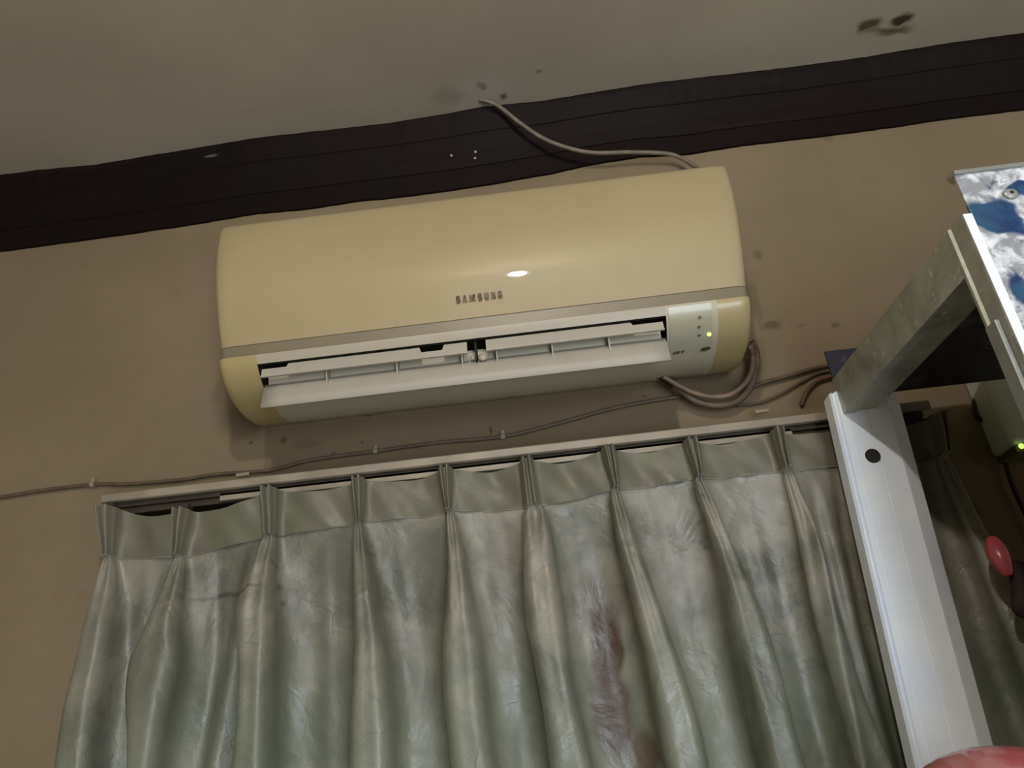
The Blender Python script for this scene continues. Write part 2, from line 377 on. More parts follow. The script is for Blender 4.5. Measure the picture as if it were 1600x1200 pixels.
def row(v):
    """v in 0..1 heading, 1..3 skirt (3 = well below the frame)"""
    cen = []; prm = []
    for i, p in enumerate(PLEATS):
        if v <= 1:
            c = Ptop[i].lerp(Psea[i], v); hb = p[6]; b = lerp(hb, p[3]*.62, v**1.5); d = lerp(.026, .020, v); lob = .35; ov = -.1
        else:
            t = v-1; c = Psea[i].lerp(Pbot[i], t)
            b = interp([(0, p[3]*.62), (.04, p[3]), (.5, p[4]), (1, p[5]), (2, p[5]*1.2)], t) * (1+.08*sin(9*t+i*2.1))
            d = interp([(0, .010), (.15, .024), (.35, .040), (.7, .050), (2, .052)], t)*p[7]; lob = interp([(0, .35), (.2, .05), (1, .03)], t); ov = .30
            c = c + Vector((.004*sin(5*t+i*1.7), 0, 0))
        cen.append(c); prm.append((b, d, lob, ov))
    pts = []
    for i in range(len(PLEATS)):
        b, d, lob, ov = prm[i]; pts += section(cen[i], b, d, lob, ov)
        if i < len(PLEATS)-1:
            A, B = cen[i], cen[i+1]; xa = A.x+b; xb = B.x-prm[i+1][0]
            sag = interp([(0, .007), (1, .0)], v) if v <= 1 else 0
            for k in range(1, NP):
                t = k/NP; x = lerp(xa, xb, t); z = lerp(A.z, B.z, t) - sag*sin(pi*t)
                y = A.y + (.006+.022*min(1, max(0, v-1)*1.8))*sin(pi*t)**.45 + (.004*sin(2*pi*t+i) if v <= 1 else .0)
                pts.append((x, y, z))
    out = []
    for x, y, z in pts:
        if v > 1:
            t = v-1
            for a, b_, wd, h_ in Spt:
                xc = a.x + (b_.x-a.x)*(a.z-z)/(a.z-b_.z)
                ww = wd*(.6+.6*min(t, 1.2)); u = (x-xc)/ww
                if abs(u) < 3: y -= h_*min(1, t*3)*math.exp(-u*u)
            y += .0012*sin(x*55+z*22)*sin(z*31+x*12)*min(1, t*4)
        else:
            y += .0012*sin(x*120+z*90)
        out.append((x, min(y, -.050), z))
    return out
ct = tag(empty('curtain', at(830, 1000, y=YB)), 'long sage green satin curtain with pinch pleats, stained brown, hanging from rail', 'curtain')
bm = bmesh.new(); grid(bm, [row(v/14) for v in range(15)])
o = tag(obj('heading_band', bm, M_HEAD, ct, smooth=True), 'stiff flat darker heading band with pleats')
bm = bmesh.new(); grid(bm, [row(1+3.2*(k/150)**1.15) for k in range(151)])
o = tag(obj('curtain_cloth', bm, M_CUR, ct, smooth=True), 'shiny satin cloth with marbled weave and long folds')
bm = bmesh.new()                                                    # stitched seam
seam = [Vector(p)+Vector((0, -.0012, 0)) for p in row(1.0)]
for i in range(len(seam)-1): pass
tube(bm, seam, .0011, 5); obj('seam', bm, M_CUR, ct, smooth=True)
for i, p in enumerate(PLEATS):                                     # rail hooks
    c = Ptop[i]; bm = bmesh.new(); wd = .008 if i != 2 else .013
    box(bm, (c.x-wd*.8, YB-.002, c.z-.006), (c.x+wd*.6, YB+.001, zr-.030 if i not in (0, 1) else c.z+.012))
    box(bm, (c.x-wd*.8, YB+.001, zr-.0375 if i not in (0, 1) else c.z+.006), (c.x+wd*.6, -.071, zr-.030 if i not in (0, 1) else c.z+.012))
    obj('hook', bm, M_RAILDARK, ct)

# ------------------------------------------------------------------ air conditioner
def ac_plastic(name, a, b, rough, coat=0.0, scale=3):
    n = N(name); f = n.noise(scale, 3); s2 = n.noise(90, 3)
    c = n.mix(n.rng(f.outputs[0], .3, .7), a, b); c = n.mix(n.math('MULTIPLY', n.rng(s2.outputs[0], .55, .8), .10), c, srgb(140, 125, 95))
    n.base(c).rough(rough); n.b.inputs['Coat Weight'].default_value = coat; n.b.inputs['Coat Roughness'].default_value = .03
    return n.m
M_PANEL = ac_plastic('yellowed_gloss_plastic', srgb(200, 182, 140), srgb(190, 171, 128), .5, .55)
M_SIDE = ac_plastic('yellowed_side_plastic', srgb(208, 189, 138), srgb(196, 176, 124), .38, .2)
M_CASE = ac_plastic('off_white_case_plastic', srgb(222, 213, 192), srgb(212, 202, 180), .5, .0)
M_TRIM = ac_plastic('grey_beige_trim', srgb(152, 140, 116), srgb(146, 134, 110), .4)
M_LIP = ac_plastic('white_lip_plastic', srgb(204, 194, 176), srgb(198, 187, 169), .45)
M_FLAP = ac_plastic('white_flap_plastic', srgb(204, 196, 182), srgb(198, 189, 175), .5)
M_CAV = plain('dark_outlet_cavity', srgb(34, 26, 16), .8)
M_INK = plain('grey_brown_print', srgb(128, 110, 76), .5)
M_INK2 = plain('pale_grey_print', srgb(120, 112, 90), .5)
xl, xr = -.483, .336; xm = (xl+xr)/2; HW = (xr-xl)/2
ac = tag(empty('air_conditioner', (xm, 0, 2.10)), 'yellowed cream wall air conditioner with open white flap and green light', 'air conditioner')
# front panel: profile from the top edge down: y, z, half width
PAN = [(-.155, 2.412, .430), (-.175, 2.409, .430), (-.188, 2.400, .430), (-.197, 2.37, .428), (-.2045, 2.33, .425), (-.2085, 2.29, .421), (-.2080, 2.26, .418), (-.2045, 2.23, .4155),
       (-.1990, 2.20, .4130), (-.1935, 2.178, .411), (-.1900, 2.1630, .4095)]
PANS = []
for i in range(len(PAN)-1):
    for k in range(5): PANS.append(tuple(lerp(PAN[i][j], PAN[i+1][j], k/5) for j in range(3)))
PANS.append(PAN[-1])
for _ in range(3):   # relax the polyline to a smooth curve
    PANS = [PANS[0]]+[tuple(.25*PANS[i-1][j]+.5*PANS[i][j]+.25*PANS[i+1][j] for j in range(3)) for i in range(1, len(PANS)-1)]+[PANS[-1]]
def pan_y(z): return interp([(zz, yy) for yy, zz, _ in PANS[::-1]], z)
SX = [(-1, .016), (-.996, .0085), (-.988, .0035), (-.975, .001), (-.95, 0)]
SX = SX+[(x/10, 0) for x in range(-9, 10)]+[(-a, b) for a, b in SX[::-1]]
bm = bmesh.new()
rows_ = [[(xm+s*hw, y+dy, z-(dy*.35 if k < 8 else 0)) for s, dy in SX] for k, (y, z, hw) in enumerate(PANS)]
rows_.append([(p[0], p[1]+.010, p[2]-.0005) for p in rows_[-1]])
rows_.insert(0, [(p[0], -.02, p[2]+.004) for p in rows_[0]])
grid(bm, rows_)
obj('front_panel', bm, M_PANEL, ac, smooth=True).data.set_sharp_from_angle(angle=radians(50))
# body sides and back
bm = bmesh.new(); body = [(y+.012, z-.004, hw-.002) for y, z, hw in PANS[::3]]+[(-.186, 2.150, .4085), (-.15, 2.118, .4085), (-.10, 2.108, .4085), (-.03, 2.12, .4085), (-.001, 2.13, .4085), (-.001, 2.40, .424)]
a = [bm.verts.new((xm-hw+.003, y, z)) for y, z, hw in body]; b = [bm.verts.new((xm+hw-.003, y, z)) for y, z, hw in body]
# inside is left open in front: only the two end plates, top and back
bm.faces.new(a); bm.faces.new(b[::-1]); nb = len(body)
bm.faces.new((a[-1], a[-2], b[-2], b[-1])); bm.faces.new((a[0], a[-1], b[-1], b[0]))
bmesh.ops.triangulate(bm, faces=bm.faces[:]); obj('back_body', bm, M_SIDE, ac)
# trim band under the panel
def strip(name, mat, pts, x0, x1, th=.004, bevel=0.0, ends=True):
    bm = bmesh.new(); n = 12
    xs = [(x0, .011), (x0+.0015, .006), (x0+.005, .0025), (x0+.012, 0)]+[(lerp(x0+.012, x1-.012, k/n), 0) for k in range(1, n)]+[(x1-.012, 0), (x1-.005, .0025), (x1-.0015, .006), (x1, .011)] if ends else [(lerp(x0, x1, k/n), 0) for k in range(n+1)]
    grid(bm, [[(x, y+dy, z) for x, dy in xs] for y, z in pts]+[[(x, pts[-1][0]+dy+th, pts[-1][1]) for x, dy in xs]])
    return obj(name, bm, mat, ac, smooth=True)
o = strip('trim_band', M_TRIM, [(-.1885, 2.1625), (-.1880, 2.160), (-.1875, 2.148), (-.1870, 2.1440)], xl+.0005, xr-.0005, .006); o.data.set_sharp_from_angle(angle=radians(40))
ox0, ox1 = -.421, .206
# lower casing
LP = [(-.1900, 2.1435), (-.1900, 2.138), (-.1855, 2.1290), (-.176, 2.119), (-.163, 2.1085), (-.146, 2.100), (-.127, 2.094), (-.105, 2.0905), (-.08, 2.0895), (-.045, 2.093), (-.015, 2.102), (-.001, 2.112)]
def casing(name, mat, x0, x1, k0=0, k1=None, n=6, endl=False, endr=False, inset=0):
    pts = LP[k0:k1]; bm = bmesh.new()
    xs = [lerp(x0, x1, k/n) for k in range(n+1)]
    if endl: xs = [x0, x0+.0015, x0+.005, x0+.012]+[x for x in xs if x > x0+.014]
    if endr: xs = [x for x in xs if x < x1-.014]+[x1-.012, x1-.005, x1-.0015, x1]
    def ins(x):
        d = 0
        for e, on in ((x0, endl), (x1, endr)):
            if on: q = abs(x-e); d = max(d, .012-math.sqrt(max(0, .012**2-(.012-min(q, .012))**2)))
        return d
    rows = []
    for y, z in pts:
        c = Vector((-.06, 2.18)); v = (c-Vector((y, z))).normalized()
        # ends round up slightly: flatter under the middle
        lift = .008*max(0, abs((x0+x1)/2-xm)/HW-.5)
        rows.append([(x, y+v.x*(ins(x)+inset), z+v.y*(ins(x)+inset)) for x in xs])
    grid(bm, rows); o = obj(name, bm, mat, ac, smooth=True)
    return o
casing('side_cap', M_SIDE, xl, ox0, endl=True)
casing('side_cap', M_SIDE, ox1+.078, xr, endr=True)
casing('control_casing', M_CASE, ox1, ox1+.078)
casing('outlet_lip', M_LIP, ox0, ox1, 0, 3, n=20)
casing('bottom_casing', M_CASE, ox0, ox1, 6, None, n=20)
# cavity
bm = bmesh.new()
CV = [(-.181, 2.1285), (-.176, 2.15), (-.10, 2.155), (-.085, 2.12), (-.10, 2.096), (-.122, 2.0945)]
a = [bm.verts.new((ox0, y, z)) for y, z in CV]; b = [bm.verts.new((ox1, y, z)) for y, z in CV]
for i in range(len(CV)-1): bm.faces.new((a[i], a[i+1], b[i+1], b[i]))
EL = [(-.190, 2.139), (-.1855, 2.129), (-.176, 2.119), (-.163, 2.1085), (-.146, 2.100), (-.122, 2.0945)]
for x in (ox0, ox1): bm.faces.new([bm.verts.new((x, y, z)) for y, z in EL+CV[::-1][1:]])
obj('outlet_cavity', bm, M_CAV, ac)
# upper louvers with cut-outs in their top edge
def louver(x0, x1, notch):
    zt, zb, yt, yb = 2.1275, 2.1075, -.1800, -.1830
    cols = [(x0, 0)]
    for a_, b_, dep in notch:
        if a_ <= x0: cols = [(x0, dep)]
        else: cols += [(a_, 0), (a_+.003, dep)]
        cols += [(b_, dep)] if b_ >= x1 else [(b_-.003, dep), (b_, 0)]
    if cols[-1][0] < x1: cols.append((x1, 0))
    bm = bmesh.new(); rf = [[], [], [], []]
    for x, d in cols:
        yy = yt-(yt-yb)*d/(zt-zb)
        for q, pt in zip(rf, ((x, yy, zt-d), (x, yb, zb), (x, yb+.0025, zb+.0008), (x, yy+.0025, zt-d+.0008))): q.append(pt)
    grid(bm, rf+[rf[0]])
    bmesh.ops.remove_doubles(bm, verts=bm.verts[:], dist=1e-6)
    lo_ = obj('louver', bm, M_FLAP, ac)
    bm = bmesh.new(); box(bm, (x0, yb-.0018, zb-.0012), (x1, yb+.002, zb+.0012)); obj('louver_edge', bm, M_FLAP, lo_)
louver(-.415, -.098, [(-.415, -.374, .006), (-.171, -.133, .0095)])
louver(-.069, .200, [(.152, .200, .0055)])
# inner deflector (light strip seen between louver and flap) and its ribs
bm = bmesh.new(); prism(bm, [(-.413, -.159, 2.1235), (-.413, -.152, 2.094), (-.413, -.150, 2.094), (-.413, -.157, 2.1235)], (.611, 0, 0)); obj('deflector', bm, M_CASE, ac)
for px in (512, 621, 722, 776, 862, 950):
    x = at(px, 588-.116*(px-512), y=-.165).x; bm = bmesh.new()
    prism(bm, [(x, -.155, 2.122), (x, -.178, 2.112), (x, -.1705, 2.088), (x, -.155, 2.094)], (.002, 0, 0)); obj('rib', bm, M_FLAP, ac)
# main flap
FL = [(-.152, 2.1075), (-.160, 2.1035), (-.1665, 2.092), (-.1705, 2.076), (-.1735, 2.0595)]
bm = bmesh.new(); n = 24
grid(bm, [[(lerp(-.4165, .2025, k/n), y-.0012*sin(pi*k/n), z) for k in range(n+1)] for y, z in FL])
fo = obj('flap', bm, M_FLAP, ac, smooth=True); sm = fo.modifiers.new('solid', 'SOLIDIFY'); sm.thickness = .0025; sm.offset = 0
# centre hinge with its little white hook
bm = bmesh.new(); x = at(744, 550, y=-.17).x; box(bm, (x-.0015, -.176, 2.098), (x+.0015, -.15, 2.130)); obj('hinge_pin', bm, M_CAV, ac)
bm = bmesh.new(); ellipsoid(bm, (x+.0095, -.170, 2.1035), (.007, .004, .006)); ellipsoid(bm, (x-.006, -.170, 2.1045), (.004, .004, .004)); obj('hinge_hook', bm, M_FLAP, ac, smooth=True)
bm = bmesh.new(); box(bm, (-.098, -.158, 2.104), (-.069, -.152, 2.1125)); obj('hinge_plate', bm, M_CASE, ac)

# point and frame on the lower casing surface
def on_case(px, py):
    best = None
    for (y0, z0), (y1, z1) in zip(LP, LP[1:]):
        for k in range(20):
            y = lerp(y0, y1, k/20); z = lerp(z0, z1, k/20); p = at(px, py, y=y)
            e = abs(p.z-z)
            if best is None or e < best[0]: best = (e, Vector((p.x, y, z)), Vector((0, -(z0-z1), -(abs(y0-y1)))).normalized() if True else None, Vector((0, y0-y1, z0-z1)).normalized())
    return best[1], best[2], best[3]      # point, outward normal, up along the surface
# display window
bm = bmesh.new(); dx0, dx1 = ox1+.004, at(1119, 520, y=-.18).x; pts = []
for y, z in LP[1:7]:
    c = Vector((-.06, 2.18)); v = (Vector((y, z))-c).normalized()*.0012; pts.append((y+v.x, z+v.y))
pts[0] = (pts[0][0], pts[0][1]+.001)
grid(bm, [[(lerp(dx0, dx1, k/4), y, z) for k in range(5)] for y, z in pts])
M_DISP = ac_plastic('pale_display_plastic', srgb(206, 200, 176), srgb(198, 192, 166), .32, .3)
dp = obj('display_window', bm, M_DISP, ac, smooth=True)
def dab(name, px, py, rx, rz, mat, th=.0008, lift=.0024, skew=0):
    p, nrm, up = on_case(px, py); bm = bmesh.new(); pts = []
    for k in range(14): a_ = 2*pi*k/14; pts.append(p+nrm*lift+Vector((1, 0, 0))*(rx*cos(a_)+skew*sin(a_))+up*rz*sin(a_))
    prism(bm, pts, nrm*th); return obj(name, bm, mat, dp)
led = N('green_led'); led.base((.5, .8, .2, 1)); led.b.inputs['Emission Color'].default_value = (.62, 1.0, .18, 1); led.b.inputs['Emission Strength'].default_value = 1.6
tag(dab('led', 1107.2, 520.5, .0032, .0030, led.m, .0015), 'lit yellow-green indicator light')
M_SENS = plain('dark_sensor_window', srgb(92, 82, 62), .35)
tag(dab('sensor_window', 1102, 543, .0075, .0042, M_SENS, skew=.002), 'small dark oval receiver window')
for px, py in ((1093, 495), (1092, 510), (1092, 523)): dab('status_mark', px, py, .0028, .0018, M_INK2)

def letters(word, p0, ux, uz, nrm, h, w_, gap, mat, name, parent, th=.0008, stroke=.27):
    """block lettering made of thick strokes; p0 = lower left corner"""
    G = {'S': [[(.95, .80), (.75, 1), (.25, 1), (.05, .80), (.05, .66), (.25, .55), (.75, .45), (.95, .34), (.95, .20), (.75, 0), (.25, 0), (.05, .20)]],
         'A': [[(0, 0), (.42, 1), (.58, 1), (1, 0)]], 'M': [[(0, 0), (.08, 1), (.5, .12), (.92, 1), (1, 0)]],
         'U': [[(.03, 1), (.03, .22), (.28, 0), (.72, 0), (.97, .22), (.97, 1)]], 'N': [[(.03, 0), (.03, 1), (.97, 0), (.97, 1)]],
         'G': [[(.97, .78), (.75, 1), (.25, 1), (.03, .78), (.03, .22), (.25, 0), (.75, 0), (.97, .22), (.97, .5), (.6, .5)]],
         'H': [[(0, 0), (0, 1)], [(1, 0), (1, 1)], [(0, .5), (1, .5)]], 'I': [[(.5, 0), (.5, 1)]], 'T': [[(.5, 0), (.5, 1)], [(0, 1), (1, 1)]]}
    bm = bmesh.new(); x = 0
    for ch in word:
        cw = w_*(1.35 if ch == 'M' else .35 if ch == 'I' else 1)
        s = h*stroke/2
        for pl in G[ch]:
            P = [(x+s+a*(cw-2*s), s+b*(h-2*s)) for a, b in pl]
            for (ax, az), (bx, bz) in zip(P, P[1:]):
                d = Vector((bx-ax, bz-az)); L_ = d.length; d.normalize(); nn = Vector((-d.y, d.x))*s; e = d*s*.55
                q = [(ax-e.x+nn.x, az-e.y+nn.y), (bx+e.x+nn.x, bz+e.y+nn.y), (bx+e.x-nn.x, bz+e.y-nn.y), (ax-e.x-nn.x, az-e.y-nn.y)]
                prism(bm, [p0+ux*u+uz*v for u, v in q], nrm*th)
        x += cw+gap
    return obj(name, bm, mat, parent)
z0 = 2.187; y0 = pan_y(z0); z1_ = 2.2005; uz = Vector((0, pan_y(z1_)-y0, z1_-z0)).normalized(); nrm = Vector((0, -uz.z, uz.y))
xw = at(712, 472, y=-.2).x; xe = at(785, 460, y=-.2).x; h_ = .0128; tot = xe-xw; gp = tot*.038; lw = (tot-6*gp)/7.35
tag(letters('SAMSUNG', Vector((xw, y0, z0))+nrm*.0006, Vector((1, 0, 0)), uz, nrm, h_, lw, gp, M_INK, 'lettering', ac), 'grey-brown raised letters on front panel')
p, nrm, up = on_case(1051, 552)
letters('HIT', p+nrm*.0022, Vector((1, 0, 0)), (up+Vector((.25, 0, 0))).normalized(), nrm, .0075, .0060, .0014, M_SENS, 'lettering', dp, .0005, .19)

# ------------------------------------------------------------------ cables
def cable(name, pts, r, mat, label, cat='cable', group=None, n=8):
    bm = bmesh.new(); tube(bm, smoothpath(pts, n), r); o = obj(name, bm, mat, smooth=True); return tag(o, label, cat, group)
P = lambda px, py, y: at(px, py, y=y)
hole = at(750, 160, z=ZC-.004)
cable('power_cable', [hole+Vector((0, -.004, .003)), at(764, 159, z=ZC-.008), P(782, 168, -.066), P(812, 192, -.060), P(850, 217, -.052), P(890, 232, -.045), P(930, 239, -.040), P(985, 238, -.034),
                      P(1040, 240, -.030), P(1064, 247, -.030), P(1082, 258, -.034), P(1100, 270, -.050)], .0042, M_CABLEW,
      'dusty white cable drooping from ceiling hole to the air conditioner top')
wire = [P(-150, 800, -.006), P(0, 777, -.006), P(60, 767, -.006), P(145, 757, -.006), P(200, 756, -.006), P(280, 750, -.006), P(340, 741, -.006), P(420, 735, -.006), P(480, 720, -.006), P(540, 711, -.006),
        P(587, 705, -.006), P(680, 692, -.006), P(786, 682, -.006), P(870, 662, -.006), P(950, 640, -.006), P(1020, 626, -.006), P(1075, 618, -.008)]
c = cable('wall_wire', wire, .0032, M_CABLEB, 'thin brown wire clipped along wall above the curtain rail', 'wire')
for px, py in ((145, 757), (587, 705), (786, 682)):
    p = P(px, py, -.006); bm = bmesh.new(); tube(bm, [p+Vector((-.0035, 0, 0)), p+Vector((.0035, 0, 0))], .0052, 10); box(bm, (p.x-.003, -.008, p.z+.004), (p.x+.003, -.001, p.z+.011)); obj('clip', bm, M_CLIP, c)
cable('drain_tube', [P(1036, 588, -.05), P(1060, 602, -.045), P(1082, 613, -.04), P(1110, 620, -.035), P(1140, 617, -.032), P(1163, 600, -.03), P(1174, 580, -.028), P(1176, 558, -.03), P(1172, 540, -.05)], .0046, M_PIPE,
      'pale tube looping just under the air conditioner right end, upper loop', 'tube')
cable('copper_pipe_sleeve', [P(1042, 594, -.03), P(1066, 612, -.03), P(1090, 628, -.025), P(1122, 634, -.022), P(1150, 628, -.02), P(1170, 608, -.018), P(1180, 580, -.018), P(1182, 555, -.02), P(1176, 535, -.04)], .0062, M_CABLEB,
      'thicker brown sleeve looping under the air conditioner, lower loop', 'pipe')
cable('pipe_wrap', [P(1028, 584, -.045), P(1042, 592, -.036), P(1054, 601, -.034)], .0085, M_TAPE, 'dark taped pipe end poking out below the air conditioner', 'pipe')
cable('extension_wire', [P(1172, 606, -.010), P(1200, 596, -.008), P(1230, 588, -.008), P(1262, 578, -.008), P(1295, 571, -.008), P(1380, 560, -.008)], .0036, M_CABLEB,
      'brown wire running from the tube loop towards the metal cabinet', 'wire')
cable('signal_wire', [P(1150, 634, -.006), P(1190, 628, -.006), P(1225, 613, -.006), P(1255, 595, -.006), P(1290, 580, -.006), P(1370, 570, -.006)], .0026, M_CABLEB,
      'thin faint wire rising below the brown wire beside cabinet', 'wire')
M_RED = plain('faded_red_brown_wire', srgb(118, 78, 62), .6)
cable('red_wire', [P(1252, 634, -.006), P(1258, 618, -.006), P(1268, 603, -.008), P(1285, 592, -.008), P(1330, 582, -.008)], .0034, M_RED, 'short reddish wire curling down beside the cabinet corner', 'wire')

# ------------------------------------------------------------------ aluminium display cabinet on the right
def alu(name, dark=False, streak=True):
    n = N(name); f = n.noise(9, 5, .65, dist=.6); g = n.noise(70, 4, .7); mp = n.new('ShaderNodeMapping'); mp.inputs['Scale'].default_value = (120, 120, 3); n.link(n.pos, mp.inputs[0]); st = n.noise(1, 3, .5, vec=mp.outputs[0])
    a, b, d = (srgb(196, 198, 198), srgb(168, 170, 166), srgb(222, 224, 228)) if not dark else (srgb(172, 174, 164, 1), srgb(134, 134, 124, 1), srgb(226, 226, 216, 1))
    c = n.mix(n.rng(f.outputs[0], .35, .65), a, b); c = n.mix(n.math('MULTIPLY', n.rng(g.outputs[0], .58, .72), .6 if dark else .3), c, d)
    c = n.mix(n.math('MULTIPLY', n.rng(st.outputs[0], .5, .8), .2), c, b)
    n.base(c).metal(.35 if not dark else .45).rough(n.rng(g.outputs[0], .3, .7, .32, .5)); n.bump(f.outputs[0], .12, .004); return n.m
M_ALU, M_ALUD = alu('brushed_aluminium'), alu('tarnished_aluminium', True)
n = N('white_powder_coat'); f = n.noise(12, 4); n.base(n.mix(n.rng(f.outputs[0], .3, .7), srgb(238, 246, 255, 1), srgb(230, 239, 255, 1))).rough(.32); M_POST = n.m
def blue_mat():
    n = N('peeling_blue_painted_sheet'); wp = n.warp(22, .05)
    f = n.noise(20, 5, .65, dist=1.0); g = n.noise(60, 4, .6, dist=.5); sx = n.new('ShaderNodeSeparateXYZ'); n.link(wp, sx.inputs[0])
    blue = n.mix(n.rng(f.outputs[0], .4, .6), srgb(38, 70, 122), srgb(58, 102, 140))
    grey = n.mix(n.rng(g.outputs[0], .4, .65), srgb(140, 142, 150, 1), srgb(222, 226, 234, 1))
    k = n.rng(f.outputs[0], .46, .50)
    pA = at(1492, 268, y=-.535)
    edge = n.rng(sx.outputs[0], pA.x+.030, pA.x+.016)
    top = n.rng(sx.outputs[2], pA.z-.026, pA.z-.012)
    k2 = n.math('MAXIMUM', n.math('MAXIMUM', edge, top), n.rng(f.outputs[0], .36, .40))
    for px, py, rx, rz in ((1560, 325, .030, .024), (1582, 340, .03, .018), (1598, 440, .016, .022), (1612, 290, .025, .012)):
        k2 = n.math('MULTIPLY', k2, n.math('SUBTRACT', 1, n.blob(wp, at(px, py, y=-.54), (rx, .2, rz), .3)))
    n.base(n.mix(k2, blue, grey)).rough(n.rng(g.outputs[0], .3, .7, .18, .4)).metal(.1); n.bump(g.outputs[0], .25, .003); return n.m
M_BLUE = blue_mat()
n = N('shaded_blue_sheet'); f = n.noise(40, 5, .7); n.base(n.mix(n.rng(f.outputs[0], .6, .72), srgb(44, 44, 78), srgb(120, 122, 140))).rough(.4); M_NAVY = n.m  # blue sheet darkened to navy, its shade put into the colour
n = N('navy_underside'); f = n.noise(11, 5, .7, dist=1.0); n.base(n.mix(n.rng(f.outputs[0], .5, .62), srgb(40, 36, 48), srgb(98, 96, 96))).rough(.5); M_UNDER = n.m  # dark navy mottled with grey

zt = 2.008; rx_, ry_ = at(1300, 594, y=-.15).x, -.15
fx_, fy_ = .452, -.532
cb = tag(empty('display_cabinet', (.65, -.34, 0)), 'scuffed aluminium framed cabinet with peeling blue top panel beside the curtain', 'cabinet')
# rear post, wide white extrusion; leans slightly
A0, A1 = at(1300, 597, y=ry_), at(1441, 1197, y=ry_); d_ = (A1-A0)/(A1.z-A0.z)       # per metre of z
def lean(x, y, z): return Vector((rx_+x*(.86 if x > 0 else 1)+(z-zt)*d_.x, ry_+y, z))
PP = [(-.0075, .018), (-.0075, .004), (-.005, .000), (-.0028, .003), (-.0015, .0), (.0, -.003), (.0085, -.003), (.0095, -.0015), (.011, -.0030), (.044, -.0030), (.045, -.0015), (.0465, -.0030), (.080, -.0030), (.0835, -.001), (.109, .016), (.109, .03), (-.0075, .03)]
bm = bmesh.new(); ring = []
for z in (.04, .8, 1.4, 1.7, zt-.02): ring.append([bm.verts.new(lean(x*(1.0 if z > 1.9 else 1.0), y, z)) for x, y in PP])
for i in range(len(ring)-1):
    for k in range(len(PP)): bm.faces.new((ring[i][k], ring[i][(k+1)%len(PP)], ring[i+1][(k+1)%len(PP)], ring[i+1][k]))
bm.faces.new(ring[0]); bm.faces.new(ring[-1][::-1]); bmesh.ops.triangulate(bm, faces=[f for f in bm.faces if len(f.verts) > 4])
pst = tag(obj('rear_post', bm, M_POST, cb), 'wide white coated rear post with grooves')
hp = at(1364, 712, y=ry_-.004); bm = bmesh.new()
prism(bm, [hp+Vector((.0105*cos(2*pi*k/16), 0, .0105*sin(2*pi*k/16))) for k in range(16)], (0, .001, 0)); tag(obj('dark_spot', bm, M_BLACK, pst), 'dark round spot')  # small dark disc on the post face
# side rail, rear to front along the top
q0 = Vector((rx_, ry_, zt)); q1 = Vector((fx_-.002, fy_+.03, zt)); hh, ww = .056, .050
bm = bmesh.new(); prism(bm, [q0, q0+Vector((0, 0, -hh)), q0+Vector((ww*.35, 0, -hh)), q0+Vector((ww*.37, 0, -hh+.003)), q0+Vector((ww, 0, -hh+.003)), q0+Vector((ww, 0, -.004)), q0+Vector((.004, 0, 0))], q1-q0)
bmesh.ops.triangulate(bm, faces=[f for f in bm.faces if len(f.verts) > 4])
tag(obj('side_rail', bm, M_ALUD, cb, bevel=.001), 'dull scuffed aluminium rail running from wall to front')
# front post
fpw = at(1517, 331, y=fy_).x-fx_
PF = [(fx_-.002, fy_+.030), (fx_-.0035, fy_+.030), (fx_-.0035, fy_+.026), (fx_-.0008, fy_+.024), (fx_, fy_+.002), (fx_+.001, fy_), (fx_+fpw, fy_), (fx_+fpw, fy_+.03)]
bm = bmesh.new(); prism(bm, [(x, y, .04) for x, y in PF], (0, 0, zt-.04)); bmesh.ops.triangulate(bm, faces=[f for f in bm.faces if len(f.verts) > 4])
tag(obj('front_post', bm, M_ALUD, cb), 'aluminium front post')
bm = bmesh.new(); box(bm, (fx_+.0005, fy_-.0012, .05), (fx_+fpw-.0005, fy_+.0002, zt-.0006)); tag(obj('lit_face_strip', bm, M_POST, cb), 'front face strip, its lit side painted white')  # lit front face of the post, brightness put into a white strip
bm = bmesh.new(); box(bm, (fx_-.0055, fy_+.010, 1.30), (fx_-.0005, fy_+.029, at(1537, 515, y=fy_+.03).z)); obj('glass_bead', bm, M_ALU, cb, bevel=.001)
# blue front panel
a_ = at(1492, 268, y=fy_-.001); bm = bmesh.new(); box(bm, (a_.x, fy_+.002, .06), (1.15, fy_+.006, a_.z))
fp = obj('front_panel', bm, M_BLUE, cb, bevel=.0008)
tag(fp, 'blue painted metal sheet peeling to grey')
bm = bmesh.new(); box(bm, (a_.x-.001, fy_-.001, a_.z-.003), (1.15, fy_+.007, a_.z+.0015)); obj('panel_edge', bm, M_ALU, cb)
for px, py in ((1579, 303),):
    p = at(px, py, y=fy_+.001); bm = bmesh.new(); ellipsoid(bm, (p.x, fy_+.001, p.z), (.0075, .003, .0065)); sc_ = obj('rivet', bm, M_ALU, fp, smooth=True)
    bm = bmesh.new(); ellipsoid(bm, (p.x, fy_-.002, p.z), (.002, .0014, .0018), 10, 6); obj('rivet_pin', bm, M_BLACK, cb, smooth=True)
